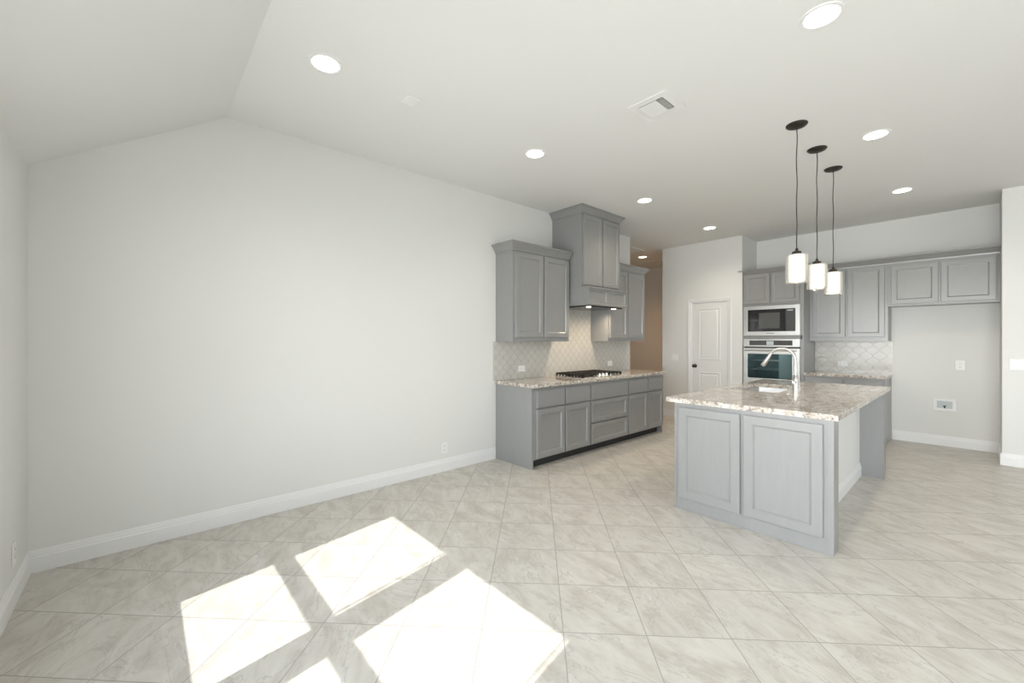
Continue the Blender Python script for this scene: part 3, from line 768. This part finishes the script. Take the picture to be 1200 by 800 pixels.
# ------------------------------------------------------------------ ceiling vent and sensor
vt = thing('ceiling_vent', (2.23, 3.27, H), 'white square air vent with slats on the flat ceiling', 'vent')
vx0, vx1, vy0, vy1 = 2.085, 2.375, 3.125, 3.415; w_ = .055
m = MB()
for q in ((vx0, vx1, vy0, vy0 + w_), (vx0, vx1, vy1 - w_, vy1), (vx0, vx0 + w_, vy0 + w_, vy1 - w_), (vx1 - w_, vx1, vy0 + w_, vy1 - w_)): m.box(*q, H - .006, H - .0002)
m.build('frame', 'trim', vt)
MB().box(vx0 + w_, vx1 - w_, vy0 + w_, vy1 - w_, H - .003, H - .0002).build('duct_opening', 'duct', vt)
n = 6; xm = 2.268
for k in range(n):
    xx = vx0 + w_ + .004 + k * (xm - vx0 - w_ - .004) / n; ww = (xm - vx0 - w_) / n
    MB().prism([(xx, H - .016), (xx + ww * 1.0, H - .008), (xx + ww * 1.0, H - .006), (xx, H - .0138)], 'y', vy0 + w_, vy1 - w_).build('slat', 'trim', vt)
for k in range(4):
    ww = (vx1 - w_ - xm) / 4; xx = xm + .003 + k * ww
    MB().prism([(xx, H - .0105), (xx + ww * .40, H - .0115), (xx + ww * .40, H - .010), (xx, H - .009)], 'y', vy0 + w_, vy1 - w_).build('slat', 'trim', vt)
for k in range(1, 4):
    yy = vy0 + w_ + k * (vy1 - vy0 - 2 * w_) / 4
    MB().box(xm, vx1 - w_, yy - .003, yy + .003, H - .009, H - .0075).build('crossbar', 'trim', vt)
sn = thing('ceiling_sensor', (1.126, 1.907, H), 'small white square sensor plate on the ceiling right of the leftmost light', 'sensor')
MB().box(1.07, 1.18, 1.855, 1.955, H - .012, H - .0002, .003).build('plate', 'plate', sn)
MB().box(1.10, 1.15, 1.88, 1.93, H - .020, H - .0118, .003).build('cover', 'plate', sn)

# ------------------------------------------------------------------ outlets and switches
def device(name, facing, face, u, z, w, h, label, cat, horizontal=False, kind='outlet', gangs=1, group=None):
    loc = {'+x': (face, u, z - h / 2), '-y': (u, face, z - h / 2), '+y': (u, face, z - h / 2)}[facing]
    r = thing(name, loc, label, cat, group)
    def P(a0, a1, z0, z1, d0, d1, nm, mat, bev=0):
        m = MB()
        if facing == '+x': m.box(face + d0, face + d1, a0, a1, z0, z1, bev)
        elif facing == '-y': m.box(a0, a1, face - d1, face - d0, z0, z1, bev)
        else: m.box(a0, a1, face + d0, face + d1, z0, z1, bev)
        return m.build(nm, mat, r)
    P(u - w / 2, u + w / 2, z - h / 2, z + h / 2, .0003, .006, 'plate', 'plate', .002)
    if kind == 'outlet':
        for s in (-1, 1):
            du, dz = (s * .021, 0) if horizontal else (0, s * .021)
            P(u + du - .0155, u + du + .0155, z + dz - .0145, z + dz + .0145, .0055, .008, 'receptacle', 'plate', .002)
            for q in (-1, 1):
                au, az = (0, q * .006) if horizontal else (q * .006, 0)
                hw, hh = (.005, .0014) if horizontal else (.0014, .005)
                P(u + du + au - hw, u + du + au + hw, z + dz + az - hh, z + dz + az + hh, .0075, .0083, 'slot', 'slot')
    else:
        for g in range(gangs):
            cu = u + (g - (gangs - 1) / 2) * .046
            P(cu - .0165, cu + .0165, z - .033, z + .033, .0055, .0085, 'rocker', 'plate', .002)
    return r
device('wall_outlet', '+x', .010, 4.014, 1.036, .118, .075, 'white sideways outlet on the tile backsplash left of the cooktop', 'outlet', True)
device('wall_outlet', '+x', .010, 5.876, 1.030, .118, .075, 'white sideways outlet on the tile backsplash right of the cooktop', 'outlet', True)
device('wall_outlet', '+x', 0, 2.898, .245, .075, .118, 'white outlet low on the long bare wall above the baseboard', 'outlet')
device('wall_outlet', '+y', 0, .375, .262, .075, .118, 'white outlet low on the left wall at the picture edge', 'outlet')
device('wall_outlet', '-y', YB, 3.630, 1.063, .078, .120, 'white outlet on the wall of the empty refrigerator space', 'outlet')
device('wall_outlet', '-y', YB - .010, 2.433, 1.036, .118, .075, 'white sideways outlet on the back wall tile beside the oven cabinet', 'outlet', True)
device('light_switch', '-y', YC, .145, 1.075, .118, .118, 'white light switch left of the pantry door', 'switch', False, 'switch', 2)
device('light_switch', '-y', YD, 4.115, 1.120, .210, .118, 'white multi-gang light switch at the right picture edge', 'switch', False, 'switch', 4)
wbx = thing('water_box', (3.49, YB, .46), 'white recessed water supply box low in the refrigerator space', 'water box')
wx0, wx1, wz0, wz1 = 3.386, 3.595, .458, .622; g = .034
m = MB()
for q in ((wx0, wx1, wz0, wz0 + g), (wx0, wx1, wz1 - g, wz1)): m.box(q[0], q[1], YB - .022, YB - .0003, q[2], q[3], .003)
for q in ((wx0, wx0 + g), (wx1 - g, wx1)): m.box(q[0], q[1], YB - .022, YB - .0003, wz0 + g, wz1 - g, .003)
m.build('frame', 'plate', wbx)
MB().box(wx0 + g, wx1 - g, YB - .004, YB - .0004, wz0 + g, wz1 - g).build('back_plate', 'display', wbx)
m = MB().cyl((3.49, YB - .010, wz0 + g + .002), 'z', [(0, .007), (.02, .007), (.022, .010), (.034, .010), (.036, .004)], 14)
m.box(3.472, 3.508, YB - .020, YB - .008, wz0 + g + .030, wz0 + g + .037)
m.build('valve', 'bronze', wbx, True)
